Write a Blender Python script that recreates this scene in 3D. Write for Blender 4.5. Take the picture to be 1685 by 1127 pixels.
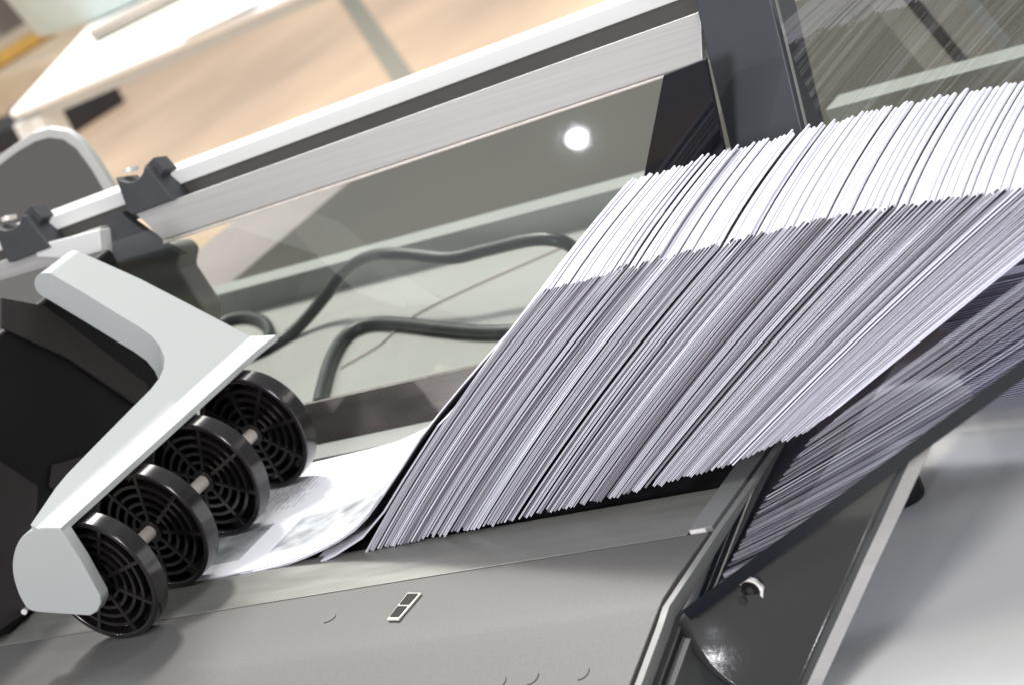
import bpy, bmesh, math, random
from mathutils import Vector, Matrix
random.seed(7)
S = bpy.context.scene
for o in list(bpy.data.objects): bpy.data.objects.remove(o)
COL = S.collection
rad = math.radians

# ------------------------------------------------------------------ camera
# world: X along the delivery belt, Y across it (away from the viewer), Z normal to the belt, metres
AX = Vector((0.796805, -0.181517, -0.576362))      # world axes seen in the camera frame (right, down, forward)
AY = Vector((0.443420, -0.472346, 0.761755))
AZ = Vector((-0.410520, -0.862536, -0.295875))
FPX, CX, CY, WPX = 3951.3, 842.5, 563.5, 1685.0
AX.normalize(); AY = (AY - AX * AY.dot(AX)).normalized(); AZ = AZ - AX * AZ.dot(AX); AZ = (AZ - AY * AZ.dot(AY)).normalized()
def w(v): return Vector((AX.dot(v), AY.dot(v), AZ.dot(v)))
_c0 = Vector(((600 - CX) / FPX, (905 - CY) / FPX, 1.0)) * 1.2
CAM = -w(_c0)
RIGHT, DOWN, FWD = w(Vector((1, 0, 0))), w(Vector((0, 1, 0))), w(Vector((0, 0, 1)))
cam_d = bpy.data.cameras.new('camera'); cam = bpy.data.objects.new('camera', cam_d); COL.objects.link(cam)
M = Matrix((( RIGHT.x, -DOWN.x, -FWD.x, CAM.x), (RIGHT.y, -DOWN.y, -FWD.y, CAM.y), (RIGHT.z, -DOWN.z, -FWD.z, CAM.z), (0, 0, 0, 1)))
cam.matrix_world = M
cam_d.sensor_width = 36.0; cam_d.lens = FPX / WPX * 36.0
cam_d.clip_start = 0.05; cam_d.clip_end = 100
cam_d.dof.use_dof = True
cam_d.dof.focus_distance = (Vector((0.10, 0.0, 0.05)) - CAM).dot(FWD)
cam_d.dof.aperture_fstop = 16.0
S.camera = cam

# ------------------------------------------------------------------ light and exposure
wd = bpy.data.worlds.new('World'); S.world = wd; wd.use_nodes = True
bgn = wd.node_tree.nodes['Background']; bgn.inputs[0].default_value = (0.93, 0.96, 1.0, 1); bgn.inputs[1].default_value = 0.46
def area(name, loc, tgt, size, power, col=(1, 1, 1), shape='SQUARE'):
    d = bpy.data.lights.new(name, 'AREA'); d.energy = power; d.size = size; d.color = col; d.shape = shape
    o = bpy.data.objects.new(name, d); COL.objects.link(o); o.location = loc
    o.rotation_euler = (Vector(tgt) - Vector(loc)).to_track_quat('-Z', 'Y').to_euler()
    return o
area('hall_lamp', (-0.9, 1.5, 2.3), (0.1, 0.05, 0.0), 0.30, 70, (1.0, 0.97, 0.93))
area('hall_lamp', (0.9, 1.3, 2.5), (0.15, 0.05, 0.0), 0.45, 18, (0.93, 0.95, 1.0))
area('hall_lamp', (1.7, -0.9, 2.2), (0.35, -0.1, -0.05), 0.4, 22, (1.0, 0.97, 0.93))
area('hall_lamp', (0.35, -2.7, 1.0), (0.2, 0.0, 0.0), 0.5, 60, (0.95, 0.93, 1.0))
area('hall_lamp', (-2.6, 2.4, 3.2), (-3.2, 3.6, 0), 3.0, 390, (1.0, 0.96, 0.9))
area('spot_lamp', (-1.05, -1.37, 0.82), (0.05, 0.25, 0.1), 0.016, 0.16, (0.85, 0.9, 1.0), 'DISK')
area('spot_lamp', (-1.19, -1.31, 1.12), (0.247, -0.109, -0.02), 0.045, 2.2, (0.95, 0.95, 1.0), 'DISK')
S.render.engine = 'CYCLES'
S.cycles.use_denoising = True
S.cycles.max_bounces = 10; S.cycles.transparent_max_bounces = 16; S.cycles.glossy_bounces = 5
vs = S.view_settings; vs.view_transform = 'Standard'; vs.look = 'None'; vs.exposure = 0.0; vs.gamma = 1.0; vs.use_curve_mapping = False

# ------------------------------------------------------------------ measuring helper: sight line of a photo point met with a real plane
def sight(p):
    return w(Vector(((p[0] - CX) / FPX, (p[1] - CY) / FPX, 1.0)))
def on(p, n, d):
    r = sight(p); n = Vector(n); return CAM + r * ((d - n.dot(CAM)) / n.dot(r))
def ony(p, y): return on(p, (0, 1, 0), y)
def onz(p, z): return on(p, (0, 0, 1), z)
def onx(p, x): return on(p, (1, 0, 0), x)

# ------------------------------------------------------------------ materials
def mat(name, col, rough=0.5, metal=0.0, spec=0.5, var=0.0, vscale=30.0, bump=0.0, bscale=200.0, stretch=None, coat=0.0, speck=0.0):
    m = bpy.data.materials.new(name); m.use_nodes = True
    nt = m.node_tree; N = nt.nodes; L = nt.links
    b = N['Principled BSDF']
    b.inputs['Base Color'].default_value = (*col, 1); b.inputs['Roughness'].default_value = rough
    b.inputs['Metallic'].default_value = metal; b.inputs['Specular IOR Level'].default_value = spec
    b.inputs['Coat Weight'].default_value = coat
    tc = N.new('ShaderNodeTexCoord'); mp = N.new('ShaderNodeMapping'); L.new(tc.outputs['Object'], mp.inputs[0])
    if stretch: mp.inputs['Scale'].default_value = stretch
    if var > 0:
        n = N.new('ShaderNodeTexNoise'); n.inputs['Scale'].default_value = vscale; n.inputs['Detail'].default_value = 6
        L.new(mp.outputs[0], n.inputs['Vector'])
        rp = N.new('ShaderNodeMapRange'); rp.inputs[1].default_value = 0.3; rp.inputs[2].default_value = 0.7
        rp.inputs[3].default_value = 1 - var; rp.inputs[4].default_value = 1 + var
        L.new(n.outputs[0], rp.inputs[0])
        mx = N.new('ShaderNodeVectorMath'); mx.operation = 'SCALE'; mx.inputs[0].default_value = col
        L.new(rp.outputs[0], mx.inputs['Scale']); last = mx.outputs[0]
        if speck > 0:
            v = N.new('ShaderNodeTexNoise'); v.inputs['Scale'].default_value = 900; v.inputs['Detail'].default_value = 2
            L.new(tc.outputs['Object'], v.inputs['Vector'])
            r2 = N.new('ShaderNodeMapRange'); r2.inputs[1].default_value = 0.35; r2.inputs[2].default_value = 0.65
            r2.inputs[3].default_value = 1 - speck; r2.inputs[4].default_value = 1 + speck; L.new(v.outputs[0], r2.inputs[0])
            m2 = N.new('ShaderNodeVectorMath'); m2.operation = 'SCALE'; L.new(last, m2.inputs[0]); L.new(r2.outputs[0], m2.inputs['Scale']); last = m2.outputs[0]
        L.new(last, b.inputs['Base Color'])
        r3 = N.new('ShaderNodeMapRange'); r3.inputs[1].default_value = 0.3; r3.inputs[2].default_value = 0.7
        r3.inputs[3].default_value = max(0.02, rough * (1 - var)); r3.inputs[4].default_value = min(1, rough * (1 + var))
        L.new(n.outputs[0], r3.inputs[0]); L.new(r3.outputs[0], b.inputs['Roughness'])
    if bump > 0:
        n2 = N.new('ShaderNodeTexNoise'); n2.inputs['Scale'].default_value = bscale; n2.inputs['Detail'].default_value = 3
        L.new(mp.outputs[0], n2.inputs['Vector'])
        bp = N.new('ShaderNodeBump'); bp.inputs['Strength'].default_value = bump; bp.inputs['Distance'].default_value = 0.001
        L.new(n2.outputs[0], bp.inputs['Height']); L.new(bp.outputs[0], b.inputs['Normal'])
    return m
def clear(name, tint, ior=1.5, rough=0.0):
    m = bpy.data.materials.new(name); m.use_nodes = True
    nt = m.node_tree; N = nt.nodes; L = nt.links; N.clear()
    out = N.new('ShaderNodeOutputMaterial'); mx = N.new('ShaderNodeMixShader'); t = N.new('ShaderNodeBsdfTransparent'); g = N.new('ShaderNodeBsdfGlossy')
    fr = N.new('ShaderNodeFresnel'); fr.inputs[0].default_value = ior
    t.inputs[0].default_value = (*tint, 1); g.inputs['Roughness'].default_value = rough
    g.inputs[0].default_value = (1, 1, 1, 1)
    ge = N.new('ShaderNodeNewGeometry'); inv = N.new('ShaderNodeMath'); inv.operation = 'SUBTRACT'; inv.inputs[0].default_value = 1.0
    L.new(ge.outputs['Backfacing'], inv.inputs[1]); ml = N.new('ShaderNodeMath'); ml.operation = 'MULTIPLY'
    L.new(fr.outputs[0], ml.inputs[0]); L.new(inv.outputs[0], ml.inputs[1])     # reflect at the outer face of each side only
    L.new(ml.outputs[0], mx.inputs[0]); L.new(t.outputs[0], mx.inputs[1]); L.new(g.outputs[0], mx.inputs[2]); L.new(mx.outputs[0], out.inputs[0])
    return m
def printed(name, paper, ink, photos, seed, dens):
    """matt printed page: text lines and photo blocks laid out in the page's own UV"""
    m = bpy.data.materials.new(name); m.use_nodes = True
    nt = m.node_tree; N = nt.nodes; L = nt.links; b = N['Principled BSDF']; b.inputs['Roughness'].default_value = 0.55; b.inputs['Specular IOR Level'].default_value = 0.3
    uv = N.new('ShaderNodeUVMap'); sp = N.new('ShaderNodeSeparateXYZ'); L.new(uv.outputs[0], sp.inputs[0])
    def mth(op, a, c=None):
        n = N.new('ShaderNodeMath'); n.operation = op
        for i, x in enumerate((a, c)):
            if x is None: continue
            if isinstance(x, (int, float)): n.inputs[i].default_value = x
            else: L.new(x, n.inputs[i])
        return n.outputs[0]
    U, V = sp.outputs[0], sp.outputs[1]
    def rect(u0, u1, v0, v1):
        a = mth('MULTIPLY', mth('GREATER_THAN', U, u0), mth('LESS_THAN', U, u1))
        c = mth('MULTIPLY', mth('GREATER_THAN', V, v0), mth('LESS_THAN', V, v1))
        return mth('MULTIPLY', a, c)
    col = N.new('ShaderNodeRGB'); col.outputs[0].default_value = (*paper, 1); cur = col.outputs[0]
    nz = N.new('ShaderNodeTexNoise'); nz.inputs['Scale'].default_value = 7; nz.inputs['Detail'].default_value = 8; nz.noise_dimensions = '4D'; nz.inputs['W'].default_value = seed
    L.new(uv.outputs[0], nz.inputs['Vector'])
    cr = N.new('ShaderNodeValToRGB'); cr.color_ramp.elements[0].position = 0.35; cr.color_ramp.elements[1].position = 0.65
    cr.color_ramp.elements[0].color = (*[c * 0.55 for c in ink], 1); cr.color_ramp.elements[1].color = (*[min(1, c * 2.2) for c in ink], 1)
    L.new(nz.outputs[0], cr.inputs[0])
    def over(mask, c):
        nonlocal cur
        mx = N.new('ShaderNodeMix'); mx.data_type = 'RGBA'
        L.new(mask, mx.inputs[0]); L.new(cur, mx.inputs[6])
        if isinstance(c, tuple): mx.inputs[7].default_value = (*c, 1)
        else: L.new(c, mx.inputs[7])
        cur = mx.outputs[2]
    for r in photos: over(rect(*r), cr.outputs[0])
    if dens > 0:
        ln = mth('GREATER_THAN', mth('FRACT', mth('MULTIPLY', U, 46)), 0.55)
        wn = N.new('ShaderNodeTexNoise'); wn.inputs['Scale'].default_value = 1; wn.inputs['Detail'].default_value = 0
        mpn = N.new('ShaderNodeMapping'); mpn.inputs['Scale'].default_value = (46, 30, 1); L.new(uv.outputs[0], mpn.inputs[0]); L.new(mpn.outputs[0], wn.inputs['Vector'])
        tm = mth('MULTIPLY', ln, mth('GREATER_THAN', wn.outputs[0], 0.44))
        for r in ((0.05, 0.22, 0.08, 0.48), (0.62, 0.93, 0.55, 0.93), (0.30, 0.40, 0.08, 0.90)):
            over(mth('MULTIPLY', mth('MULTIPLY', tm, rect(*r)), dens), (0.18, 0.18, 0.24))
    L.new(cur, b.inputs['Base Color'])
    return m

MT = {}
MT['paper'] = mat('paper_edge', (0.90, 0.89, 0.93), 0.7)
_n = MT['paper'].node_tree; _oi = _n.nodes.new('ShaderNodeObjectInfo'); _cr = _n.nodes.new('ShaderNodeValToRGB')   # ink bleeding to the cut edge of some sheets
_cr.color_ramp.elements[0].color = (0.24, 0.215, 0.26, 1); _cr.color_ramp.elements[1].position = 0.52; _cr.color_ramp.elements[1].color = (0.88, 0.88, 0.97, 1)
_n.links.new(_oi.outputs['Random'], _cr.inputs[0]); _n.links.new(_cr.outputs[0], _n.nodes['Principled BSDF'].inputs['Base Color'])
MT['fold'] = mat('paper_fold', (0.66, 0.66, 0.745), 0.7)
MT['print_a'] = printed('print_front', (0.90, 0.90, 0.94), (0.34, 0.36, 0.38), [(0.26, 0.52, 0.10, 0.46), (0.60, 0.90, 0.12, 0.42)], 1.3, 0.45)
MT['print_b_shade'] = printed('print_back_shade', (0.23, 0.20, 0.23), (0.15, 0.13, 0.14), [(0.06, 0.46, 0.08, 0.92), (0.55, 0.95, 0.06, 0.5)], 4.1, 0.0)  # back print made dark to carry the shade between the sheets
MT['inner_shade'] = mat('paper_inside_shade', (0.22, 0.19, 0.205), 0.8)  # dark tone on white paper stands for the shade inside the fold
MT['powder'] = mat('grey_powder_coat', (0.118, 0.116, 0.111), 0.5, spec=0.3, var=0.05, vscale=9, bump=0.10, bscale=1500, speck=0.07)
MT['guide'] = mat('satin_grey_plate', (0.24, 0.24, 0.22), 0.34, metal=0.35, var=0.10, vscale=16, stretch=(1, 8, 8), bump=0.04, bscale=600)
MT['trim'] = mat('grey_trim', (0.20, 0.205, 0.20), 0.45, var=0.05)
MT['dark_gap'] = mat('black_gap', (0.012, 0.012, 0.012), 0.7)
MT['belt'] = mat('black_rubber_belt', (0.012, 0.012, 0.013), 0.6, var=0.2, vscale=80)
MT['bronze'] = mat('brown_satin_metal', (0.22, 0.20, 0.185), 0.28, metal=0.8, var=0.12, vscale=20, stretch=(1, 6, 6))
MT['white'] = mat('white_plastic', (0.41, 0.43, 0.417), 0.38, var=0.02, vscale=8, bump=0.03, bscale=900)
MT['black_pl'] = mat('black_plastic', (0.011, 0.0095, 0.010), 0.11, var=0.15, vscale=60)
MT['tyre'] = mat('black_smooth_tyre', (0.012, 0.0105, 0.011), 0.17, var=0.15, vscale=30, stretch=(1, 4, 1), bump=0.02, bscale=300)
MT['steel'] = mat('steel_shaft', (0.74, 0.68, 0.61), 0.30, metal=0.25, var=0.1, vscale=90)
MT['alu'] = mat('brushed_aluminium', (0.48, 0.47, 0.445), 0.40, metal=0.35, var=0.07, vscale=130, stretch=(0.05, 7, 7), bump=0.08, bscale=220)
MT['alu_white'] = mat('pale_anodised_bar', (0.70, 0.705, 0.68), 0.4, metal=0.0, var=0.03, vscale=60, stretch=(0.05, 1, 1))
MT['slot'] = mat('dark_slot', (0.055, 0.052, 0.045), 0.5, var=0.1)
MT['clip'] = mat('charcoal_clip', (0.045, 0.047, 0.052), 0.5, var=0.1, vscale=60, bump=0.1, bscale=900)
MT['post'] = mat('charcoal_post', (0.036, 0.039, 0.048), 0.42, var=0.06, vscale=30, bump=0.06, bscale=1500)
MT['black_glass'] = mat('black_gloss', (0.006, 0.006, 0.010), 0.06, spec=0.6)
MT['glass'] = clear('clear_guard_glass', (0.90, 0.92, 0.90), 2.1, 0.03)
MT['smoke'] = clear('smoked_acrylic', (0.70, 0.71, 0.80), 1.9, 0.012)
MT['smoke_edge'] = mat('dark_acrylic_edge', (0.008, 0.010, 0.014), 0.25, spec=0.3, var=0.1, vscale=40)
MT['bracket'] = mat('glossy_grey_paint', (0.032, 0.032, 0.031), 0.13, var=0.06, vscale=10, bump=0.06, bscale=420)
MT['body'] = mat('grey_paint', (0.055, 0.057, 0.056), 0.6, var=0.06, vscale=20, bump=0.1, bscale=800)
MT['strip'] = mat('pale_metal_edge', (0.33, 0.325, 0.31), 0.4, metal=0.2, var=0.06, vscale=40)
MT['lip'] = mat('white_lip', (0.8, 0.78, 0.74), 0.5, var=0.1, vscale=200)
MT['table'] = mat('pale_laminate', (0.80, 0.80, 0.745), 0.2, var=0.05, vscale=5, coat=0.2)
MT['tray'] = mat('pale_tray', (0.33, 0.33, 0.31), 0.40, var=0.05, vscale=7)
MT['ledge'] = mat('grey_green_ledge', (0.27, 0.285, 0.265), 0.45, var=0.06, vscale=10)
MT['cab'] = mat('olive_grey_top', (0.045, 0.042, 0.032), 0.6, spec=0.2, var=0.18, vscale=4)
MT['cable'] = mat('dark_rubber_cable', (0.028, 0.033, 0.032), 0.42, var=0.15, vscale=60)
MT['thin'] = mat('brown_wire', (0.36, 0.29, 0.26), 0.5)
MT['hood'] = mat('mid_grey_hood', (0.105, 0.105, 0.10), 0.5, var=0.04, vscale=6)
MT['hinge'] = mat('olive_grey_bracket', (0.20, 0.195, 0.175), 0.5, var=0.08, vscale=20)
MT['lilac_reflection'] = mat('lilac_reflection_tone', (0.24, 0.21, 0.205), 0.5, var=0.12, vscale=5)
MT['hood_rim'] = mat('pale_grey_rim', (0.52, 0.53, 0.50), 0.45, var=0.03)
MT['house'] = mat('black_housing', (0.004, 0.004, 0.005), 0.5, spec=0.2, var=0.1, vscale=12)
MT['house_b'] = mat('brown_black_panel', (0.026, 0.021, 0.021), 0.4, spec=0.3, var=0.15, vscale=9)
MT['wood'] = mat('pale_wood_floor', (0.60, 0.45, 0.32), 0.45, var=0.22, vscale=1.6, stretch=(1.0, 0.4, 1))
MT['seam'] = mat('floor_joint', (0.26, 0.25, 0.21), 0.6)
MT['dtable'] = mat('white_table', (0.82, 0.84, 0.82), 0.4, var=0.02)
MT['dblack'] = mat('black_case', (0.015, 0.015, 0.017), 0.5, var=0.2)
MT['dblue'] = mat('blue_bin', (0.05, 0.05, 0.28), 0.5, var=0.2)
MT['dgreen'] = mat('grey_green_bin', (0.45, 0.52, 0.51), 0.5, var=0.05)
MT['orange'] = mat('amber_strip', (0.55, 0.33, 0.08), 0.5, var=0.15)
MT['beige'] = mat('beige_carton', (0.62, 0.50, 0.36), 0.7, var=0.12, vscale=6)
MT['grey_b'] = mat('grey_fabric', (0.28, 0.25, 0.22), 0.8, var=0.2, vscale=8)

# ------------------------------------------------------------------ mesh helpers
def tag(o, label=None, cat=None, group=None, kind=None):
    if label: o['label'] = label
    if cat: o['category'] = cat
    if group: o['group'] = group
    if kind: o['kind'] = kind
    return o
def empty(name, loc=(0, 0, 0)):
    o = bpy.data.objects.new(name, None); COL.objects.link(o); o.location = loc; o.empty_display_size = 0.02
    return o
def link(name, me, mats, parent=None, bevel=0.0, seg=2, smooth=False):
    if not isinstance(mats, (list, tuple)): mats = [mats]
    for m in mats: me.materials.append(MT[m] if isinstance(m, str) else m)
    o = bpy.data.objects.new(name, me); COL.objects.link(o)
    if parent:
        o.parent = parent
        if parent.parent is None: o.matrix_parent_inverse = Matrix.Translation(Vector(parent.location)).inverted()
    if bevel > 0:
        b = o.modifiers.new('bevel', 'BEVEL'); b.width = bevel; b.segments = seg; b.limit_method = 'ANGLE'; b.angle_limit = rad(30)
        smooth = True
    if smooth:
        for p in me.polygons: p.use_smooth = True
        if bevel > 0:
            wn = o.modifiers.new('wn', 'WEIGHTED_NORMAL'); wn.keep_sharp = True
        else:
            try: me.set_sharp_from_angle(angle=rad(40))
            except Exception: pass
    return o
def mesh(vs_, fs, name='m'):
    me = bpy.data.meshes.new(name); me.from_pydata([tuple(v) for v in vs_], [], fs)
    bm = bmesh.new(); bm.from_mesh(me); bmesh.ops.recalc_face_normals(bm, faces=bm.faces); bm.to_mesh(me); bm.free()
    return me
def prism(poly, ext):
    """closed slab: polygon of world points pushed along ext"""
    n = len(poly); ext = Vector(ext)
    v = [Vector(p) for p in poly] + [Vector(p) + ext for p in poly]
    f = [list(range(n)), list(range(2 * n - 1, n - 1, -1))] + [[i, (i + 1) % n, n + (i + 1) % n, n + i] for i in range(n)]
    return mesh(v, f)
def box(x0, x1, y0, y1, z0, z1):
    return prism([(x0, y0, z0), (x1, y0, z0), (x1, y1, z0), (x0, y1, z0)], (0, 0, z1 - z0))
def fbox(o, a, b, c):
    """box from corner o along the three edge vectors"""
    o, a, b = Vector(o), Vector(a), Vector(b)
    return prism([o, o + a, o + a + b, o + b], c)
def cat_pts(pts, n=8):
    """Catmull-Rom through the points"""
    pts = [Vector(p) for p in pts]; P = [pts[0] * 2 - pts[1]] + pts + [pts[-1] * 2 - pts[-2]]; out = []
    for i in range(1, len(P) - 2):
        for k in range(n):
            t = k / n; a, b, c, d = P[i - 1], P[i], P[i + 1], P[i + 2]
            out.append(0.5 * ((2 * b) + (c - a) * t + (2 * a - 5 * b + 4 * c - d) * t * t + (3 * b - a - 3 * c + d) * t ** 3))
    out.append(pts[-1]); return out
def tube(pts, r, sides=12):
    vs_, fs = [], []; n = len(pts); up = Vector((0, 0, 1))
    for i, p in enumerate(pts):
        t = (pts[min(i + 1, n - 1)] - pts[max(i - 1, 0)]).normalized()
        a = t.cross(up).normalized() if abs(t.dot(up)) < 0.98 else t.cross(Vector((1, 0, 0))).normalized(); b = t.cross(a)
        for k in range(sides):
            an = 2 * math.pi * k / sides; vs_.append(p + (a * math.cos(an) + b * math.sin(an)) * r)
    for i in range(n - 1):
        for k in range(sides):
            fs.append([i * sides + k, i * sides + (k + 1) % sides, (i + 1) * sides + (k + 1) % sides, (i + 1) * sides + k])
    fs.append(list(range(sides))); fs.append(list(range((n - 1) * sides, n * sides)))
    return mesh(vs_, fs)
def ring(R, r, y0, y1, n=64):
    """annulus with its axis along Y"""
    v, f = [], []
    for i in range(n):
        a = 2 * math.pi * i / n; c, s = math.cos(a), math.sin(a)
        v += [(R * c, y0, R * s), (R * c, y1, R * s), (r * c, y1, r * s), (r * c, y0, r * s)]
    for i in range(n):
        a, b = 4 * i, 4 * ((i + 1) % n)
        for k in range(4): f.append([a + k, a + (k + 1) % 4, b + (k + 1) % 4, b + k])
    return mesh(v, f)
def disc(R, y0, y1, n=48):
    return prism([(R * math.cos(2 * math.pi * i / n), y0, R * math.sin(2 * math.pi * i / n)) for i in range(n)], (0, y1 - y0, 0))

# ------------------------------------------------------------------ setting
FZ = -0.8
tag(link('floor', box(-14, 6, -3, 16, FZ - 0.05, FZ), 'wood'), 'pale warm wooden floor of the hall', None, None, 'structure')
fl = bpy.data.objects['floor']
a, b = onz((575, 0), FZ), onz((660, 125), FZ); d = (b - a).normalized(); s = Vector((-d.y, d.x, 0)) * 0.03
link('floor_joint', prism([a - d * 6 - s + Vector((0, 0, .004)), a + d * 9 - s + Vector((0, 0, .004)), a + d * 9 + s + Vector((0, 0, .004)), a - d * 6 + s + Vector((0, 0, .004))], (0, 0, 0.002)), 'seam', fl)

# ------------------------------------------------------------------ delivery conveyor
conv = tag(empty('delivery_conveyor', (0, 0, -0.05)), 'grey delivery conveyor bed with powder coated front cover under the leaflets', 'conveyor')
XL, XE = -0.46, 0.2215
prof = [(-0.0390, 0.0), (-0.055, 0.0), (-0.075, -0.0001), (-0.090, -0.0008), (-0.097, -0.0022), (-0.106, -0.0046), (-0.16, -0.0185), (-0.26, -0.044), (-0.26, -0.048), (-0.16, -0.0225), (-0.097, -0.006), (-0.0390, -0.004)]
cov = link('cover_panel', prism([(XL, y, z) for y, z in prof], (XE - XL, 0, 0)), 'powder', conv, 0.0006)
for p in cov.data.polygons: p.use_smooth = True
link('gap', box(XL, XE, -0.0389, -0.0367, -0.010, -0.0038), 'dark_gap', conv)
link('guide_plate', box(XL, 0.2085, -0.0366, 0.0035, -0.004, -0.0009), 'guide', conv, 0.0006)
link('end_plate', box(0.2090, XE, -0.0355, 0.060, -0.004, 0.0006), 'trim', conv, 0.0005)
link('slot', box(0.2105, 0.2185, -0.0366, -0.0356, -0.003, 0.0004), 'lip', conv)
link('belt', box(XL, 0.2085, 0.0036, 0.128, -0.008, -0.0042), 'belt', conv)
link('back_plate', box(XL, 0.2085, 0.1282, 0.150, -0.006, -0.0015), 'ledge', conv)
link('back_guide', prism([(XL, 0.148, -0.0014), (XL, 0.1615, 0.0195), (XL, 0.1640, 0.0195), (XL, 0.1640, -0.0014)], (0.80, 0, 0)), 'bronze', conv, 0.0005)
# end trims follow the bent cover outline
pl = [(0.060, 0.0004), (-0.0378, 0.0004), (-0.097, -0.0010), (-0.106, -0.0040), (-0.16, -0.0185), (-0.26, -0.044)]
def endbar(x0, x1, dz, h, m, nm):
    poly = [(x0, y, z + dz) for y, z in pl] + [(x0, y, z + dz - h) for y, z in reversed(pl)]
    link(nm, prism(poly, (x1 - x0, 0, 0)), m, conv, 0.0003 if m != 'dark_gap' else 0)
endbar(0.2216, 0.2242, -0.003, 0.02, 'dark_gap', 'end_gap')
endbar(0.2242, 0.2278, 0.0, 0.012, 'trim', 'end_trim')
endbar(0.2278, 0.2322, -0.006, 0.02, 'dark_gap', 'end_gap')
link('end_wall', prism([(0.2323, -0.0, -0.0100), (0.2323, -0.097, -0.0105), (0.2323, -0.26, -0.0540), (0.2323, -0.30, -0.0900), (0.2323, 0.0, -0.0900)], (0.0045, 0, 0)), 'body', conv)
# little chrome latch in the cover
q = [onz(p, 0.0003) for p in ((638, 1021), (657, 1021), (695, 977), (672, 977))]
lat = link('latch_frame', prism(q, (0, 0, 0.0010)), 'steel', conv, 0.0002)
def bil(u, v_): return (q[0].lerp(q[3], u)).lerp(q[1].lerp(q[2], u), v_) + Vector((0, 0, 0.0011))
for u0, u1 in ((0.08, 0.46), (0.54, 0.93)):
    link('latch_plate', prism([bil(u0, .14), bil(u0, .86), bil(u1, .86), bil(u1, .14)], (0, 0, 0.0004)), 'bracket', lat)
# punched half-moon marks in the cover
def coverz(y):
    return 0.0 if y > -0.09 else (-0.0046 - (-0.106 - y) * 0.2575 if y < -0.106 else -0.0022)
for px in ((815, 1110), (868, 1103), (951, 1094), (541, 1017)):
    c = onz(px, -0.006) if px[0] != 541 else onz(px, 0)
    r = 0.0036; pts = [Vector((c.x + r * math.cos(t), c.y + r * math.sin(t), coverz(c.y + r * math.sin(t)) + 0.0001)) for t in [rad(-100 + 12 * i) for i in range(12)]]
    link('punched_mark', tube(pts, 0.00022, 6), 'dark_gap', cov)

# ------------------------------------------------------------------ smoked ramp at the end of the belt
SL = 0.445; X0 = 0.2375
def rz(x, y=-0.104): return SL * (x - X0) + 0.065 * (y + 0.104)
th = Vector((0.407, 0, -0.914)) * 0.0055
q = [(X0, -0.104, 0.0), (0.62, -0.104, rz(0.62)), (0.62, 0.15, rz(0.62, 0.15)), (X0, 0.15, rz(X0, 0.15))]
me = prism(q, th)
for p in me.polygons: p.material_index = 0 if abs(p.normal.z) > 0.8 else 1
ramp = link('stacking_ramp', me, ['smoke', 'smoke_edge'])
tag(ramp, 'smoked clear acrylic ramp carrying the right end of the leaflet row', 'ramp')

# bracket: painted panel flaring out below the ramp
br = tag(empty('ramp_bracket', (0.30, -0.10, -0.05)), 'glossy dark grey metal bracket with a screw below the acrylic ramp', 'bracket')
def skirt(z, x=0.247): return -0.0915 - 7.4 * max(0.0, 0.03 - z) ** 2 - 0.10 * (x - 0.247) + (2.2 * (x - 0.247) ** 2 if x < 0.277 else 2.2 * (0.0009 + 0.06 * (x - 0.277)))
def onskirt(p):
    y = -0.1
    for _ in range(12): y = skirt(ony(p, y).z, ony(p, y).x)
    return ony(p, y)
left = [(1118, 1022), (1128, 1045), (1146, 1075), (1170, 1103), (1203, 1127), (1240, 1152), (1275, 1175)]
right = [(1502, 722), (1470, 790), (1438, 858), (1405, 930), (1370, 1005), (1322, 1112), (1295, 1172)]
NR, NC = 22, 26; g = []
lf = [onskirt(p) for p in left]; rt = [onskirt(p) for p in right]
lf = cat_pts(lf, 4); rt = cat_pts(rt, 4)
# grid between the curved left rim and the straight right fold; the top row runs along the ramp
vs_, fs = [], []
n = len(lf)
for i in range(n):
    for j in range(NC):
        t = j / (NC - 1); p = lf[i].lerp(rt[i], t); p.y = skirt(p.z, p.x); vs_.append(p)
for i in range(n - 1):
    for j in range(NC - 1):
        k = i * NC + j; fs.append([k, k + 1, k + NC + 1, k + NC])
me = mesh(vs_, fs)
o = link('panel', me, 'bracket', br, smooth=True)
sm = o.modifiers.new('solid', 'SOLIDIFY'); sm.thickness = 0.0025; sm.offset = 0
flip = me.polygons[0].normal.y > 0
if flip: me.flip_normals()
# dark tube added as the thin shadow along the curved edge, folded flange and pale edge strip on the right
link('rim_shadow', tube(lf, 0.0008, 8), 'smoke_edge', br, smooth=True)
r2 = [onskirt(p) for p in ((1518, 712), (1487, 780), (1455, 850), (1420, 925), (1385, 1003), (1335, 1112), (1305, 1180))]
r3 = [p + Vector((0.0058, -0.0004, -0.0012)) for p in r2]
r2 = [p + Vector((0.0, -0.0012, 0)) for p in r2]; r3 = [p + Vector((0, -0.0012, 0)) for p in r3]
v = rt[::4] + r2; m_ = len(r2)
link('flange', mesh([p for p in rt[::4]][:m_] + r2, [[i, i + 1, m_ + i + 1, m_ + i] for i in range(m_ - 1)]), 'body', br)
vv = r2 + r3 + [p + Vector((0, 0.003, 0)) for p in r3] + [p + Vector((0, 0.003, 0)) for p in r2]
fs = []
for i in range(m_ - 1):
    for k in range(4): fs.append([k * m_ + i, k * m_ + i + 1, ((k + 1) % 4) * m_ + i + 1, ((k + 1) % 4) * m_ + i])
fs += [[0, m_, 2 * m_, 3 * m_], [m_ - 1, 2 * m_ - 1, 3 * m_ - 1, 4 * m_ - 1]]
link('edge_strip', mesh(vv, fs), 'strip', br)
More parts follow.
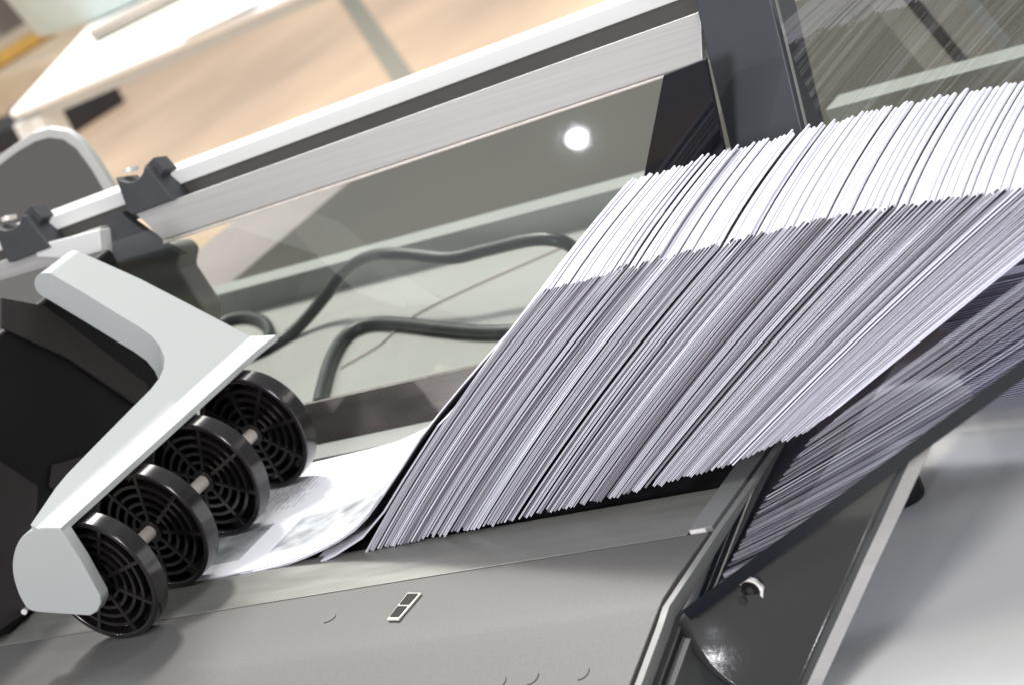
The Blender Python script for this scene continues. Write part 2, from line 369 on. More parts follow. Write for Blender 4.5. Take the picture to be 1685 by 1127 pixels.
# screw with its torn white collar and a small hole next to it
c = onskirt((1238, 966))
def ydisc(name, c, r, y0, y1, m, parent, n=20, jit=0.0):
    pts = []
    for i in range(n):
        t = 2 * math.pi * i / n; rr = r * (1 + random.uniform(-jit, jit)); pts.append((c.x + rr * math.cos(t), c.y + y0, c.z + rr * math.sin(t)))
    return link(name, prism(pts, (0, y1 - y0, 0)), m, parent, 0.0002)
scr = ydisc('screw', c, 0.0042, -0.0022, -0.0012, 'black_pl', br)
ydisc('screw_socket', c, 0.0018, -0.0026, -0.0021, 'dark_gap', scr, 6)
vs_, fs = [], []
K = 22
for i in range(K):
    t = rad(-115 + i * 250 / (K - 1)); ro = 0.0060 + random.uniform(-.0004, .0010); ri = 0.0044
    for rr, yy in ((ri, -0.0024), (ro, -0.0030), (ro, -0.0014), (ri, -0.0014)): vs_.append((c.x + rr * math.cos(t), c.y + yy, c.z + rr * math.sin(t)))
for i in range(K - 1):
    for k in range(4): fs.append([4 * i + k, 4 * i + (k + 1) % 4, 4 * i + 4 + (k + 1) % 4, 4 * i + 4 + k])
fs += [[0, 1, 2, 3], [4 * K - 4, 4 * K - 3, 4 * K - 2, 4 * K - 1]]
link('torn_collar', mesh(vs_, fs), 'lip', scr)
ydisc('hole', onskirt((1225, 985)), 0.0020, -0.0021, -0.0012, 'dark_gap', br, 14)

# ------------------------------------------------------------------ pale tabletop below the ramp
tt = tag(link('tabletop', box(0.20, 1.4, -0.9, 0.30, -0.075, -0.050), 'table', None, 0.003), 'pale glossy tabletop below the smoked ramp and bracket', 'table')
k = onz((1484, 806), -0.045)
kn = tag(link('rubber_foot', prism([(k.x + .010 * math.cos(t * .2618), k.y + .010 * math.sin(t * .2618), -0.0499) for t in range(24)], (0, 0, 0.010)), 'dblack', None, 0.002), 'small dark round rubber foot on the pale tabletop', 'foot')

# ------------------------------------------------------------------ leaflets
def leaflet(path, y0, y1, gap=0.00035, th=0.00028, bulge=0.00052, yaw=(0.0, 0.0), ny=1):
    """one folded sheet: two panels meeting in a rounded fold at the far end of path (XZ points)"""
    n = len(path); nor = []
    for i in range(n):
        a, b = path[max(i - 1, 0)], path[min(i + 1, n - 1)]; dx, dz = b[0] - a[0], b[1] - a[1]; l = math.hypot(dx, dz); nor.append((-dz / l, dx / l))
    def off(i, d): return (path[i][0] + nor[i][0] * d, path[i][1] + nor[i][1] * d)
    def g(i):
        t = i / (n - 1); base = gap / 2
        if t > 0.72: u = (t - 0.72) / 0.28; base += max(0.0, bulge - th - base) * u * u
        return base
    outer_u = [off(i, g(i) + th) for i in range(n)]; outer_l = [off(i, -g(i) - th) for i in range(n)]
    inner_u = [off(i, g(i)) for i in range(n)]; inner_l = [off(i, -g(i)) for i in range(n)]
    tx, tz = nor[-1][1], -nor[-1][0]; e = path[-1]; fold = []
    for k in range(1, 6):
        an = math.pi / 2 - math.pi * k / 6
        fold.append((e[0] + nor[-1][0] * math.sin(an) * bulge + tx * math.cos(an) * bulge, e[1] + nor[-1][1] * math.sin(an) * bulge + tz * math.cos(an) * bulge))
    prof = outer_u + fold + outer_l[::-1] + inner_l + inner_u[::-1]
    m = len(prof); V = []
    for k in range(ny + 1):
        t = k / ny; y = y0 + (y1 - y0) * t; yy_ = max(0.0, y); dx = yaw[0] * yy_ + yaw[1] * yy_ * yy_
        V += [(x_ + dx, y, z_) for x_, z_ in prof]
    F, I, UV = [], [], []
    il = n + len(fold)
    for k in range(ny):
        for i in range(m):
            j = (i + 1) % m; F.append([k * m + i, k * m + j, (k + 1) * m + j, (k + 1) * m + i])
            v0, v1 = k / ny, (k + 1) / ny
            if i < n - 1: I.append(1); UV.append((i / (n - 1), (i + 1) / (n - 1), v0, v1))
            elif i < n - 1 + len(fold) + 1: I.append(4); UV.append((1, 1, v0, v1))
            elif i < il + n - 1: kk = i - il; I.append(2); UV.append((1 - kk / (n - 1), 1 - (kk + 1) / (n - 1), v0, v1))
            elif i == il + n - 1 or i == m - 1: I.append(0); UV.append((0, 0, 0, 0))
            else: I.append(3); UV.append((0, 0, 0, 0))
    body = len(F); b0 = il + n
    for base in (0, ny * m):
        for i in range(n - 1):
            F.append([base + i, base + i + 1, base + m - 2 - i, base + m - 1 - i]); I.append(0)
            ol = il + n - 1 - i; F.append([base + ol, base + ol - 1, base + b0 + i + 1, base + b0 + i]); I.append(0)
        F.append([base + n - 1] + [base + n + k for k in range(len(fold))] + [base + il, base + b0 + n - 1, base + b0 + n]); I.append(0)
    me = bpy.data.meshes.new('leaflet'); me.from_pydata(V, [], F)
    me.polygons.foreach_set('material_index', I)
    uvl = me.uv_layers.new(name='UVMap')
    for pi in range(body):
        u0, u1, v0, v1 = UV[pi]
        for li, uvc in zip(me.polygons[pi].loop_indices, ((u0, v0), (u1, v0), (u1, v1), (u0, v1))): uvl.data[li].uv = uvc
    bm = bmesh.new(); bm.from_mesh(me); bmesh.ops.recalc_face_normals(bm, faces=bm.faces); bm.to_mesh(me); bm.free()
    return me
def lean_path(xb, zb, a0, a1, ln, n=10):
    out = [(xb, zb)]
    for i in range(1, n):
        a = rad(a0 + (a1 - a0) * ((i - 0.5) / (n - 1))); st = ln / (n - 1)
        out.append((out[-1][0] + math.cos(a) * st, out[-1][1] + math.sin(a) * st))
    return out
def lin(x, xs, ys):
    if x <= xs[0]: return ys[0]
    for i in range(len(xs) - 1):
        if x <= xs[i + 1]: return ys[i] + (ys[i + 1] - ys[i]) * (x - xs[i]) / (xs[i + 1] - xs[i])
    return ys[-1]
LAB = 'folded white leaflet leaning in the long tight row on the belt'
GRP = 'leaflets leaning in the row on the belt'
XS = [0.0, 0.08, 0.151, 0.215, 0.262, 0.285]
def mean_lean(x): return lin(x, XS, [34.0, 33.8, 32.7, 28.9, 25.7, 24.8])
x = 0.001; cnt = 0
while x < 0.284:
    zb = lin(x, XS, [-0.0008, 0.0020, 0.0050, 0.0105, 0.0200, 0.0300])
    am = mean_lean(x); cv = lin(x, XS, [4.2, 3.6, 3.0, 2.0, 1.0, 0.4])
    step = (random.uniform(.00205, .0024) if random.random() > 0.07 else random.uniform(.0025, .0029)) * (1 + 0.55 * max(0.0, (x - 0.12) / 0.16))
    if cnt in (46, 70, 90, 99, 106): step += (0.0010, 0.0014, 0.0026, 0.0016, 0.0012)[(46, 70, 90, 99, 106).index(cnt)]      # a few wider gaps in the row
    pitch = step * math.sin(rad(am)) + 0.2 * rad(am - mean_lean(x + step))      # spacing of the folds at the top
    pitch_b = step * math.sin(rad(am))
    sj = random.gauss(0, 0.0006); yj = random.gauss(0, 0.0007)
    if random.random() < 0.07: sj += random.choice((-1, 1)) * random.uniform(.002, .005)
    if random.random() < 0.06: yj += random.uniform(-.0016, .0016)
    am += random.gauss(0, 0.05)
    ca, sa = math.cos(rad(am)), math.sin(rad(am))
    pth = lean_path(x + ca * sj, zb + sa * max(sj, -0.0012), am + cv + random.gauss(0, .12), am - cv + random.gauss(0, .12), 0.2005, 12)
    wd_ = 0.1235 + random.gauss(0, .0008) + (0.004 if random.random() < 0.05 else 0)
    me = leaflet(pth, yj, yj + wd_, gap=random.uniform(.12, .30) * pitch_b, th=random.uniform(.17, .25) * pitch_b, bulge=0.5 * min(pitch, .0024) * random.uniform(.80, .97), yaw=(-0.19, 0.62), ny=6)
    o = tag(link('leaflet', me, ['paper', 'print_a', 'print_b_shade', 'inner_shade', 'fold']), LAB, 'leaflet', GRP)
    if cnt == 0: o['label'] = 'leftmost white leaflet of the leaning row, steepest of all'
    last_leaf = o; cnt += 1
    x += step
last_leaf['label'] = 'lowest leaflet of the leaning row, lying directly on the smoked ramp'
# leaflets still lying flat on the belt and riding up the row
base = [(-0.42, -0.0034), (-0.30, -0.0034), (-0.20, -0.0034), (-0.14, -0.0034), (-0.10, -0.0028), (-0.07, -0.0018), (-0.039, 0.0012), (0.0015, 0.0120), (0.0375, 0.0340), (0.0795, 0.0630), (0.125, 0.0925), (0.170, 0.1170)]
bp = cat_pts([Vector((a, 0, b)) for a, b in base], 14)
arc = [0.0]
for i in range(1, len(bp)): arc.append(arc[-1] + (bp[i] - bp[i - 1]).length)
def along(s, lift):
    for i in range(1, len(bp)):
        if arc[i] >= s: break
    t = (s - arc[i - 1]) / (arc[i] - arc[i - 1]); p = bp[i - 1].lerp(bp[i], t); d = (bp[i] - bp[i - 1]).normalized()
    return (p.x - d.z * lift, p.z + d.x * lift)
s0 = next(arc[i] for i in range(len(bp)) if bp[i].x > -0.039)
specs = [(0.118, 0.0005, 'white leaflet sliding up the left face of the row'),
         (0.070, 0.0012, 'printed leaflet curving upward between the wheels and the row'),
         (0.018, 0.0019, 'printed leaflet lying flat just right of the black wheels'),
         (-0.040, 0.0024, 'printed leaflet with grey photo emerging from under the black wheels'),
         (-0.105, 0.0027, 'leaflet lying on the belt beneath the black wheels')]
for lead, lift, lb in specs:
    pth = [along(s0 + lead - 0.2 + 0.2 * i / 15, lift) for i in range(16)]
    yo = random.uniform(-.001, .001)
    tag(link('leaflet', leaflet(pth, yo, yo + 0.1225, gap=0.0002, bulge=.0003, yaw=(-0.12, 0.4) if lead > 0.06 else (0, 0), ny=5), ['paper', 'print_a', 'print_b_shade', 'inner_shade', 'fold']), lb, 'leaflet', 'leaflets arriving on the belt')
pth = lean_path(-0.037, -0.0030, 14, 37, 0.2, 14)
pth = [(-0.037, -0.0030), (-0.018, 0.0010), (0.004, 0.0080), (0.025, 0.0200), (0.045, 0.0345), (0.080, 0.0590)]
tag(link('leaflet', leaflet(pth, -0.002, 0.121, gap=.0002, bulge=.0003), ['paper', 'print_a', 'print_b_shade', 'inner_shade', 'fold']), 'loose leaflet sagging with its tail on the black belt', 'leaflet', 'leaflets arriving on the belt')
# pile lying under the ramp on the tabletop
c = onz((1590, 662), -0.0495)
z = -0.0496; k = 0
while z < 0.012 + 0.0:
    x0 = c.x + random.uniform(-.002, .002) + 0.003; y0 = c.y + random.uniform(-.0015, .0015)
    t = 0.0022; a = 3.0 - 0.06 * k
    pth = [(x0, z + 0.0005), (x0 + 0.06, z + 0.0008), (x0 + 0.12, z + 0.0009), (x0 + 0.20, z + 0.0006)]
    pth = [(px, pz) for px, pz in pth]
    tag(link('leaflet', leaflet(pth, y0, y0 + 0.12, gap=.0006, th=.0003, bulge=.0007), ['paper', 'print_a', 'print_b_shade', 'inner_shade', 'fold']), 'leaflet lying flat in the pile under the smoked ramp', 'leaflet', 'leaflets piled under the ramp')
    z += t; k += 1

# ------------------------------------------------------------------ roller arm
arm = tag(empty('roller_arm', (-0.122, 0.02, 0.0)), 'white plastic hold-down arm carrying four black spoked wheels over the belt', 'roller arm')
YF = -0.066
DL = rad(42.6); NQ = Vector((math.sin(DL), 0, math.cos(DL)))
E0 = ony((100, 868), YF); F0 = ony((60, 868), YF); OQ = NQ.dot(F0)      # outer lip and fold line of the bar, both parallel to the shaft
def onq(p): return on(p, NQ, OQ)
N2 = Vector((F0.z - E0.z, 0, E0.x - F0.x)).normalized(); O2 = N2.dot(F0)
def onb(p): return on(p, N2, O2)
# lever: thick sloping slab with a rounded free end and a fillet into the bar
top = [onq(p) for p in ((60, 443), (85, 451), (142, 485), (199, 520), (228, 537), (249, 552), (263, 569), (271, 588), (270, 605), (262, 622), (248, 640))]
yb = onq((250, 470)).y
YB = onq((368, 530)).y
back = [Vector((F0.x, YB, F0.z)), onq((315, 503)), onq((230, 459)), onq((100, 400))]
# keep the far side straight along the slope
back[3] = Vector((top[0].x, back[3].y, top[0].z))
fold_front = Vector((F0.x, top[-1].y, F0.z))
outl = top + [fold_front] + back
TH = 0.0185
n = len(outl)
v = list(outl) + [p - NQ * (TH if i < 9 or i > len(top) + 1 else (0.012 if i == 9 else 0.006)) for i, p in enumerate(outl)]
bm = bmesh.new(); bv = [bm.verts.new(p) for p in v]
bm.faces.new(bv[:n]); bm.faces.new(list(reversed(bv[n:])))
for i in range(n): bm.faces.new([bv[i], bv[n + i], bv[n + (i + 1) % n], bv[(i + 1) % n]])
bm.edges.ensure_lookup_table()
ends = [e for e in bm.edges if {e.verts[0], e.verts[1]} in ({bv[0], bv[n - 1]}, {bv[n], bv[2 * n - 1]})]
bmesh.ops.bevel(bm, geom=ends, offset=TH * 0.47, segments=10, affect='EDGES', profile=0.5)
bmesh.ops.recalc_face_normals(bm, faces=bm.faces)
bmesh.ops.triangulate(bm, faces=[f for f in bm.faces if len(f.verts) > 4])
me = bpy.data.meshes.new('lever'); bm.to_mesh(me); bm.free()
link('lever', me, 'white', arm, 0.0011, 3)
# bar over the wheels: curves from the lever's slope to a flatter lip
yF = YF
eL = Vector((math.cos(DL), 0, -math.sin(DL))); e2 = (E0 - F0).normalized(); RW = (E0 - F0).length
lp = sorted(((onq(p).y, (F0 - onq(p)).dot(eL)) for p in ((248, 640), (175, 713), (100, 790), (64, 842), (47, 868))))
tip = onb((429, 543))
yy = [YB] + [YB - 0.004 * k for k in range(1, 7)] + [fold_front.y, fold_front.y - 1e-4, fold_front.y - 0.012, fold_front.y - 0.03, fold_front.y - 0.055, fold_front.y - 0.085, YF + 0.03, YF]
rows = []
for y in yy:
    F = Vector((F0.x, y, F0.z)); lw = 0.0 if y > fold_front.y - 5e-5 else max(0.0006, lin(y, [a for a, b in lp], [b for a, b in lp]))
    fl_ = max(0.0, 1 - (YB - y) / 0.026) ** 2
    rw = RW + 0.002 * fl_
    prof_ = [F - eL * lw * (1 - k / 4) for k in range(4)] + [F]
    for k in range(1, 7):
        prof_.append(F + e2 * rw * k / 6 + Vector((0, 0, -0.0016 * math.exp(-1.1 * k) * (1 - fl_))))
    rows.append(prof_)
m_ = len(rows[0]); V = []; Fc = []
for r in rows: V += r
nb = len(V)
for r in rows: V += [p - Vector((0.0006, 0, 0.0034)) for p in r]
R_ = len(rows)
for i in range(R_ - 1):
    for j in range(m_ - 1):
        a = i * m_ + j
        Fc.append([a, a + 1, a + m_ + 1, a + m_]); Fc.append([nb + a, nb + a + m_, nb + a + m_ + 1, nb + a + 1])
    for j in (0, m_ - 1): a = i * m_ + j; Fc.append([a, a + m_, nb + a + m_, nb + a])
for i in (0, R_ - 1):
    for j in range(m_ - 1): a = i * m_ + j; Fc.append([a, a + 1, nb + a + 1, nb + a])
bar_me = mesh(V, Fc)
bm = bmesh.new(); bm.from_mesh(bar_me); bmesh.ops.remove_doubles(bm, verts=bm.verts, dist=1e-5); bm.to_mesh(bar_me); bm.free()
link('bar', bar_me, 'white', arm, smooth=True)
# D-shaped end cheek
ck = [(97, 868), (132, 922), (164, 980), (166, 992), (160, 1006), (148, 1013), (100, 1010), (52, 1005), (36, 988), (25, 962), (20, 935), (23, 908), (33, 886), (50, 873), (70, 868)]
ckp = [ony(p, yF - 0.0005) for p in ck]
ckp = ckp[:6] + cat_pts(ckp[6:] + [ckp[0]], 4)[:-1]
link('end_cheek', prism(ckp, (0, 0.0075, 0)), 'white', arm, 0.0009, 3)
# shaft and wheels
WX, WZ, WR = -0.1235, 0.0350, 0.0350
WY = [-0.0535, -0.0055, 0.0455, 0.0955]
link('shaft', tube([Vector((WX, yF + 0.004, WZ)), Vector((WX, 0.118, WZ))], 0.0036, 16), 'steel', arm, smooth=True)
me_rim = ring(WR, WR - 0.0030, 0.0, 0.0112, 72); me_back = disc(WR - 0.0028, 0.0080, 0.0095)
me_hub = ring(0.0066, 0.0037, -0.0006, 0.0115, 24)
me_rings = [ring(r, r - 0.0018, 0.0006, 0.0080, 48) for r in (0.0120, 0.0172, 0.0224, 0.0276)]
me_spoke = prism([(0.0062, 0.0003, -0.0010), (0.0322, 0.0003, -0.0010), (0.0322, 0.0003, 0.0010), (0.0062, 0.0003, 0.0010)], (0, 0.0077, 0))
for mm, nm in ((me_rim, 'tyre'), (me_back, 'black_pl'), (me_hub, 'black_pl'), (me_spoke, 'black_pl'), *[(r, 'black_pl') for r in me_rings]): mm.materials.append(MT[nm])
for mm in (me_rim, me_hub, *me_rings):
    for p in mm.polygons: p.use_smooth = True
    mm.set_sharp_from_angle(angle=rad(40))
def child(name, me, parent, rot=0.0):
    o = bpy.data.objects.new(name, me); COL.objects.link(o); o.parent = parent; o.rotation_euler = (0, rot, 0); return o
for i, y in enumerate(WY):
    wh = bpy.data.objects.new('wheel', me_rim); COL.objects.link(wh); wh.parent = arm
    wh.matrix_parent_inverse = Matrix.Translation(arm.location).inverted(); wh.location = (WX, y, WZ)
    ph = random.uniform(0, 0.7); wh.rotation_euler = (0, ph, 0)
    bv_ = wh.modifiers.new('bevel', 'BEVEL'); bv_.width = 0.0007; bv_.segments = 2; bv_.limit_method = 'ANGLE'
    child('disc', me_back, wh); child('hub', me_hub, wh)
    for r in me_rings: child('ring', r, wh)
    for k in range(8): child('spoke', me_spoke, wh, 2 * math.pi * k / 8)

# ------------------------------------------------------------------ glass guard with its rails
GT = rad(20); GY = 0.190
NG = Vector((0, -math.cos(GT), math.sin(GT))); UG = Vector((0, math.sin(GT), math.cos(GT)))
DG = NG.dot(Vector((0, GY, 0)))
def ong(p, f=0.0): return on(p, NG, DG + f)      # f: metres in front of the glass plane
guard = tag(empty('glass_guard', (0.0, GY, 0.0)), 'clear glass guard with brushed aluminium rail and charcoal post behind the leaflets', 'guard')
q = [ong((-60, 560), -.001), ong((1165, 70), -.001)]
zl, zr = ong((-40, 480)), ong((1175, 60))
def gpt(x, s, f=0.0): return Vector((x, GY, 0)) + UG * s + NG * f
xL, xR = -0.36, ong((1180, 100)).x
sL_ = (ong((215, 400)) - Vector((0, GY, 0))).dot(UG); sR_ = (ong((1150, 100)) - Vector((0, GY, 0))).dot(UG)
xa, xb = ong((215, 400)).x, ong((1150, 100)).x
def rs(x): return sL_ + (sR_ - sL_) * (x - xa) / (xb - xa)   # height of the rail's lower edge above the belt, along the guard
link('pane', prism([gpt(xL, 0.002), gpt(xR + 0.03, 0.002), gpt(xR + 0.03, rs(xR + .03) + .004), gpt(xL, rs(xL) + .004)], -NG * 0.004), 'glass', guard)
xp = ony((1352, 205), .205).x
link('pane', box(xp, 0.66, 0.205, 0.209, 0.002, 0.36), 'glass', guard)
# brushed rail (right of the joint) with slanted end, and the shorter rail left of it
A0, A1 = ong((222, 352), .003), ong((1153, 19), .003)
B0, B1 = ong((268, 396), .003), ong((1156, 101), .003)
link('rail', prism([A0, A1, B1, B0], -NG * 0.014), 'alu', guard, 0.0007)
A0l, A1l = ong((-30, 441), .003), ong((165, 373), .003); B0l, B1l = ong((-30, 508), .003), ong((165, 432), .003)
link('rail', prism([A0l, A1l, B1l, B0l], -NG * 0.014), 'alu', guard, 0.0007)
# joint block
j = [ong(p, .006) for p in ((56, 405), (163, 378), (167, 421), (150, 428), (60, 424))]
link('joint_block', prism(j, -NG * 0.016), 'alu_white', guard, 0.001)
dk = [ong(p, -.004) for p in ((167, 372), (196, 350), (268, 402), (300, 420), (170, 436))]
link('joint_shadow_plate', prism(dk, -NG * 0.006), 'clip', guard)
link('glass_edge', prism([ong((268, 397), .0022), ong((1156, 102), .0022), ong((1156, 107), .0022), ong((268, 402.5), .0022)], -NG * 0.002), 'steel', guard, 0.0004)
# dark channel and pale upper bar behind the rail
C0_, C1_ = ong((-30, 420), -.012), ong((1160, -18), -.012)
D0_, D1_ = ong((-30, 452), -.012), ong((1160, 26), -.012)
link('channel', prism([C0_, C1_, D1_, D0_], -NG * 0.004), 'slot', guard)
f0, f1 = ong((-20, 396), -.010), ong((1160, -14), -.010)   # lower front edge of the upper bar
dirx = (f1 - f0).normalized(); ln = (f1 - f0).length
f0 = ong((-20, 421), -.010); f1 = ong((1160, -15), -.010)
h = 0.0092; dp = 0.021
poly = lambda p: [p, p + Vector((0, 0, h)), p + Vector((0, dp, h)), p + Vector((0, dp, 0))]
link('upper_rail', mesh(poly(f0) + poly(f1), [[0, 1, 2, 3], [4, 7, 6, 5], [0, 4, 5, 1], [1, 5, 6, 2], [2, 6, 7, 3], [3, 7, 4, 0]]), 'alu_white', guard, 0.0006)
# clips across both rails
def clip(dx, dy):
    s_ = lambda p: (p[0] / 3.315 + dx, p[1] / 3.315 + 180 + dy)
    body = [(628, 372), (652, 390), (690, 401), (728, 396), (762, 374), (780, 345), (785, 318), (800, 318), (940, 494), (715, 578), (690, 540)]
    c = link('clip', prism([ong(s_(p), .0075) for p in body], -NG * 0.020), 'clip', guard, 0.0006)
    pst = [ong(s_(p), .002) for p in ((783, 318), (838, 262), (897, 330), (872, 372), (845, 392))]
    link('lug', prism(pst, -NG * 0.012), 'clip', c, 0.0006)
    cc = ong(s_((697, 362)), 0.001)
    link('screw', tube([cc + UG * 0.002 - NG * 0.004, cc + UG * 0.0045 - NG * 0.004], 0.0052, 16), 'steel', c, smooth=True)
clip(0, 0); clip(-201, 79)
# charcoal post
P0, P1 = ong((1142, 0), .012), ong((1270, 0), .012)
q0, q1 = ong((1190, 258), .012), ong((1320, 215), .012)
u0 = (P0 - q0).normalized(); pw = Vector((P1.x - P0.x, 0, 0)); top_ = P0 + UG * 0.10
base_ = P0 - UG * 0.168
link('post', prism([base_, base_ + pw, top_ + pw, top_], -NG * 0.026), 'post', guard, 0.0015)
link('post_seam', prism([base_ + pw + Vector((.0001, 0, 0)) - NG * .003, base_ + pw + Vector((.0004, 0, 0)) - NG * .003, top_ + pw + Vector((.0004, 0, 0)) - NG * .003, top_ + pw + Vector((.0001, 0, 0)) - NG * .003], -NG * 0.0025), 'strip', guard)
# black gloss panel left of the post
bpn = [ony(p, .193) for p in ((1092, 125), (1160, 99), (1211, 345), (1048, 350))]
link('dark_panel', prism(bpn, (0, 0.003, 0)), 'black_glass', guard)
# dark hinge under the joint, behind the glass
hp = [ong(p, -.03) for p in ((180, 430), (200, 408), (285, 398), (297, 412), (292, 440), (335, 505), (330, 560), (180, 560))]
link('hinge', prism(hp, -NG * 0.02), 'hinge', guard, 0.003)

# ------------------------------------------------------------------ tray with cables behind the glass
tr = tag(empty('rear_tray', (0, 0.35, -0.03)), 'pale shallow tray with grey rim behind the glass guard', 'tray')
link('tray_floor', box(-0.62, 0.9, 0.20, 0.467, -0.030, -0.020), 'tray', tr)
link('rim', box(-0.62, 0.06, 0.4672, 0.490, -0.032, 0.0), 'ledge', tr, 0.001)
link('rim', box(0.0605, 0.9, 0.515, 0.54, -0.045, 0.0), 'ledge', tr, 0.001)
def cable(pts, r, lab, m='cable', z=-0.016):
    P_ = cat_pts([onz((p[0], p[1]), z + (p[2] if len(p) > 2 else 0)) for p in pts], 10)
    return tag(link('cable', tube(P_, r, 14), m, smooth=True), lab, 'cable')
cable([(250, 620), (330, 605), (420, 580), (480, 548), (530, 495, .012), (565, 450, .028), (605, 424, .038), (660, 418, .040), (740, 425, .034), (800, 412, .034), (870, 396, .036), (915, 396, .032), (945, 410, .022), (980, 450, .01)], 0.0044, 'dark cable rising in a wave to the leaflet row behind the glass')
cable([(525, 665), (530, 640), (545, 590), (570, 552), (610, 533), (660, 533), (730, 541), (790, 546), (850, 545), (900, 540)], 0.0045, 'dark cable bending over the pale tray toward the leaflets')
cable([(360, 535), (385, 524), (412, 522), (434, 530), (443, 545), (441, 560)], 0.0042, 'short dark cable loop beside the white arm')
cable([(560, 605), (620, 570), (650, 545), (690, 515), (760, 480), (850, 440), (930, 405)], 0.0006, 'thin reddish brown wire lying on the pale tray', 'thin', -0.019)
# grey cabinet further back
cb = tag(empty('rear_cabinet', (0, 1.2, FZ)), 'low olive grey cabinet behind the glass guard', 'cabinet')
link('top', box(-0.745, 1.3, 0.74, 1.22, -0.12, -0.10), 'cab', cb, 0.003)
link('reflection_strip', box(-0.90, -0.748, 0.74, 1.22, -0.12, -0.103), 'lilac_reflection', cb, 0.003)  # strip added to stand for the lilac reflection in the glass
link('cabinet_body', prism([(-0.70, 0.80, -0.121), (-0.70, 1.18, -0.121), (1.2, 1.18, -0.121), (1.2, 0.80, -0.121)], (0, 0, -0.67)), 'cab', cb)

p0, p1 = ony((1478, -30), 0.66), ony((1588, 104), 0.66); hv = (p1 - p0)
sv = Vector((0.030, 0, 0.0))
stt = tag(empty('frame_strut', p1), 'pale slanted frame strut with dark groove behind the glass at upper right', 'strut')
link('strut_bar', prism([p0 - sv, p0 + sv, p1 + sv, p1 - sv], (0, 0.02, 0)), 'tray', stt, 0.002)
link('groove', prism([p0 - sv * .18 - Vector((0, .0005, 0)), p0 + sv * .12 - Vector((0, .0005, 0)), p1 + sv * .12 - Vector((0, .0005, 0)), p1 - sv * .18 - Vector((0, .0005, 0))], (0, -0.001, 0)), 'clip', stt)
# ------------------------------------------------------------------ left: hood and dark feeder housing
hd = tag(empty('machine_hood', (-0.5, 0.40, 0.0)), 'grey rounded machine hood with pale rim behind the rail at left', 'hood')
hpx = [(-40, 300), (0, 272), (30, 250), (58, 234), (80, 228), (104, 231), (125, 246), (150, 280), (172, 318), (195, 360), (215, 420), (-40, 420)]
link('hood_face', prism([ony(p, .40) for p in hpx], (0, 0.004, 0)), 'hood', hd, 0.001)
rim = [(-40, 286), (0, 256), (25, 238), (52, 220), (80, 212), (110, 217), (134, 234), (160, 270), (184, 308), (208, 352), (230, 420)]
vi = [ony(p, .3995) for p in hpx[:11]]; vo = [ony(p, .3995) for p in rim]; nn = len(vi)
vv = vi + vo + [p + Vector((0, .006, 0)) for p in vo] + [p + Vector((0, .006, 0)) for p in vi]
fs = []
for i in range(nn - 1):
    for k in range(4): fs.append([k * nn + i, k * nn + i + 1, ((k + 1) % 4) * nn + i + 1, ((k + 1) % 4) * nn + i])
fs += [[0, nn, 2 * nn, 3 * nn], [nn - 1, 2 * nn - 1, 3 * nn - 1, 4 * nn - 1]]
link('hood_rim', mesh(vv, fs), 'hood_rim', hd, 0.001)
hs = tag(empty('feeder_housing', (-0.30, 0.05, -0.05)), 'black feeder housing in shadow under the white arm at left', 'housing')
xh = -0.236
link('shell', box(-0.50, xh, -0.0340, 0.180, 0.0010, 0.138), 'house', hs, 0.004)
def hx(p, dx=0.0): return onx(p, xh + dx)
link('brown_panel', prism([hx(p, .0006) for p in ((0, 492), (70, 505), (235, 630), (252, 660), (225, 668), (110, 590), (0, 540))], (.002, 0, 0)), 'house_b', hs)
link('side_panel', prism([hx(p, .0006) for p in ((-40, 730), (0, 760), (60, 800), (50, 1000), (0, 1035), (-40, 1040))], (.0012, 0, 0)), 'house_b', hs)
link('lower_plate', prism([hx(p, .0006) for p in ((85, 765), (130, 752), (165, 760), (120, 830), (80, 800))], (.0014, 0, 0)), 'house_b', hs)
c = hx((42, 1003), .004)
tag(link('chrome_pin', tube([c, c + Vector((0.003, -0.004, 0.001))], 0.0016, 12), 'alu', smooth=True), 'tiny chrome pin beside the bottom of the white arm', 'pin')

# ------------------------------------------------------------------ far background
TZ = -0.1
dt = tag(empty('display_table', (-2.0, 2.4, FZ)), 'long white table standing on the wooden floor in the background', 'table')
a, b = onz((14, 186), TZ), onz((470, -8), TZ)
dxy = (b - a).normalized(); c_ = onz((165, 20), TZ); back_ = (c_ - a)
ext = dxy * 3.0
def drop(p, h_): return p + Vector((0, 0, h_))
link('table_top', prism([a, a + ext, a + ext + back_ * 1.3, a + back_ * 1.3], (0, 0, -0.016)), 'dtable', dt, 0.006)
nrm = Vector((dxy.y, -dxy.x, 0))
link('apron', prism([drop(a, -.016) + dxy * .02 - nrm * .015, drop(a, -.016) + ext - nrm * .015, drop(a, -.034) + ext - nrm * .015, drop(a, -.034) + dxy * .02 - nrm * .015], -nrm * 0.02), 'hood_rim', dt)
bd = back_.normalized()
for off_ in (dxy * .03 + bd * .04,):
    p = a + off_; link('leg', box(p.x - .03, p.x + .03, p.y - .03, p.y + .03, FZ, TZ - .026), 'dtable', dt)
def far_box(name, px, z0, h_, sx, sy, m, lab, catg, rot=0.0):
    p = onz(px, z0); me = box(-sx / 2, sx / 2, -sy / 2, sy / 2, 0, h_)
    o = link(name, me, m, None, 0.01); o.location = p; o.rotation_euler = (0, 0, rot); return tag(o, lab, catg)
rt_ = math.atan2(dxy.y, dxy.x)
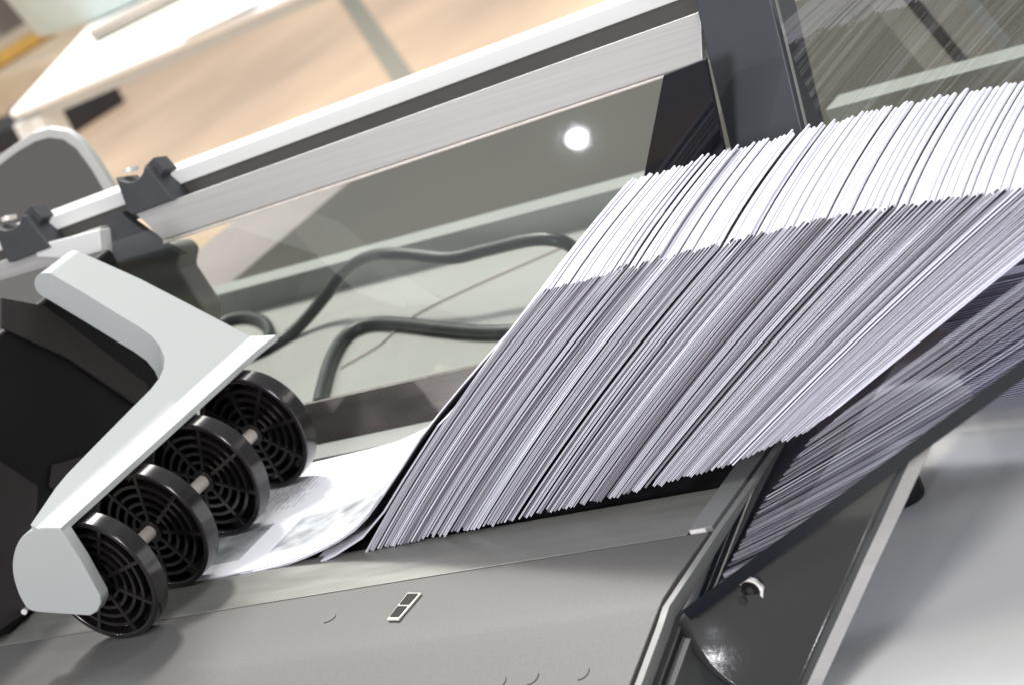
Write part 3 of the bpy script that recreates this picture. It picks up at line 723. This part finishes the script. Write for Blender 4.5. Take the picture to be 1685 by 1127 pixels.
far_box('storage_case', (112, 214), FZ, 0.10, 0.34, 0.30, 'dblack', 'black flat storage case on the floor under the white table', 'case', rad(80))
far_box('storage_bin', (80, 196), FZ, 0.09, 0.14, 0.22, 'dblue', 'blue bin under the left end of the white table', 'bin', rad(80))
far_box('crate', (8, 240), FZ, 0.08, 0.25, 0.6, 'dblack', 'dark low crate on the floor at the left picture edge', 'crate', rad(80))
# bin on the table
p = onz((200, 2), TZ); vs_ = []
K = 20
for zz, rr in ((0.003, .16), (.20, .20)):
    for i in range(K): t = 2 * math.pi * i / K; vs_.append((p.x + rr * 1.25 * math.cos(t), p.y + rr * math.sin(t), TZ + zz))
fs = [[i, (i + 1) % K, K + (i + 1) % K, K + i] for i in range(K)] + [list(range(K)), list(range(K, 2 * K))]
tag(link('tub', mesh(vs_, fs), 'dgreen', None, 0.01), 'grey green tub standing on the white table', 'tub')
for i, (px, ro) in enumerate((((390, 14), 0.3), ((350, 24), 0.1))):
    p = onz(px, TZ + .003); o = link('brochure', box(-.10, .10, -.07, .07, 0, .004), 'print_a'); o.location = p; o.rotation_euler = (0, 0, rt_ + ro)
    tag(o, ('printed brochure lying on the white table near the top edge', 'printed brochure on the white table nearest its front edge')[i], 'brochure')
p = onz((235, 28), TZ + .003); o = link('folder', box(-.10, .10, -.03, .03, 0, .02), 'grey_b', None, .005); o.location = p; o.rotation_euler = (0, 0, rt_ + .5); tag(o, 'dark grey folder beside the grey green tub on the table', 'folder')
# cartons behind the table at the left
far_box('carton', (95, 120), FZ, 0.16, 1.1, 1.3, 'beige', 'low beige carton on the floor behind the white table', 'carton', rad(85))
far_box('amber_board', (85, 58), FZ + 0.165, 0.05, 0.75, 0.10, 'orange', 'amber strip lying on top of the beige carton', 'board', rad(84))
far_box('stool', (10, 165), FZ, 0.14, 0.55, 0.4, 'grey_b', 'low grey fabric stool at the left picture edge', 'stool', rad(80))
far_box('shelf_unit', (22, 85), FZ, 0.35, 0.9, 0.12, 'grey_b', 'brown grey shelf upright in the far upper left corner', 'shelf', rad(-55))
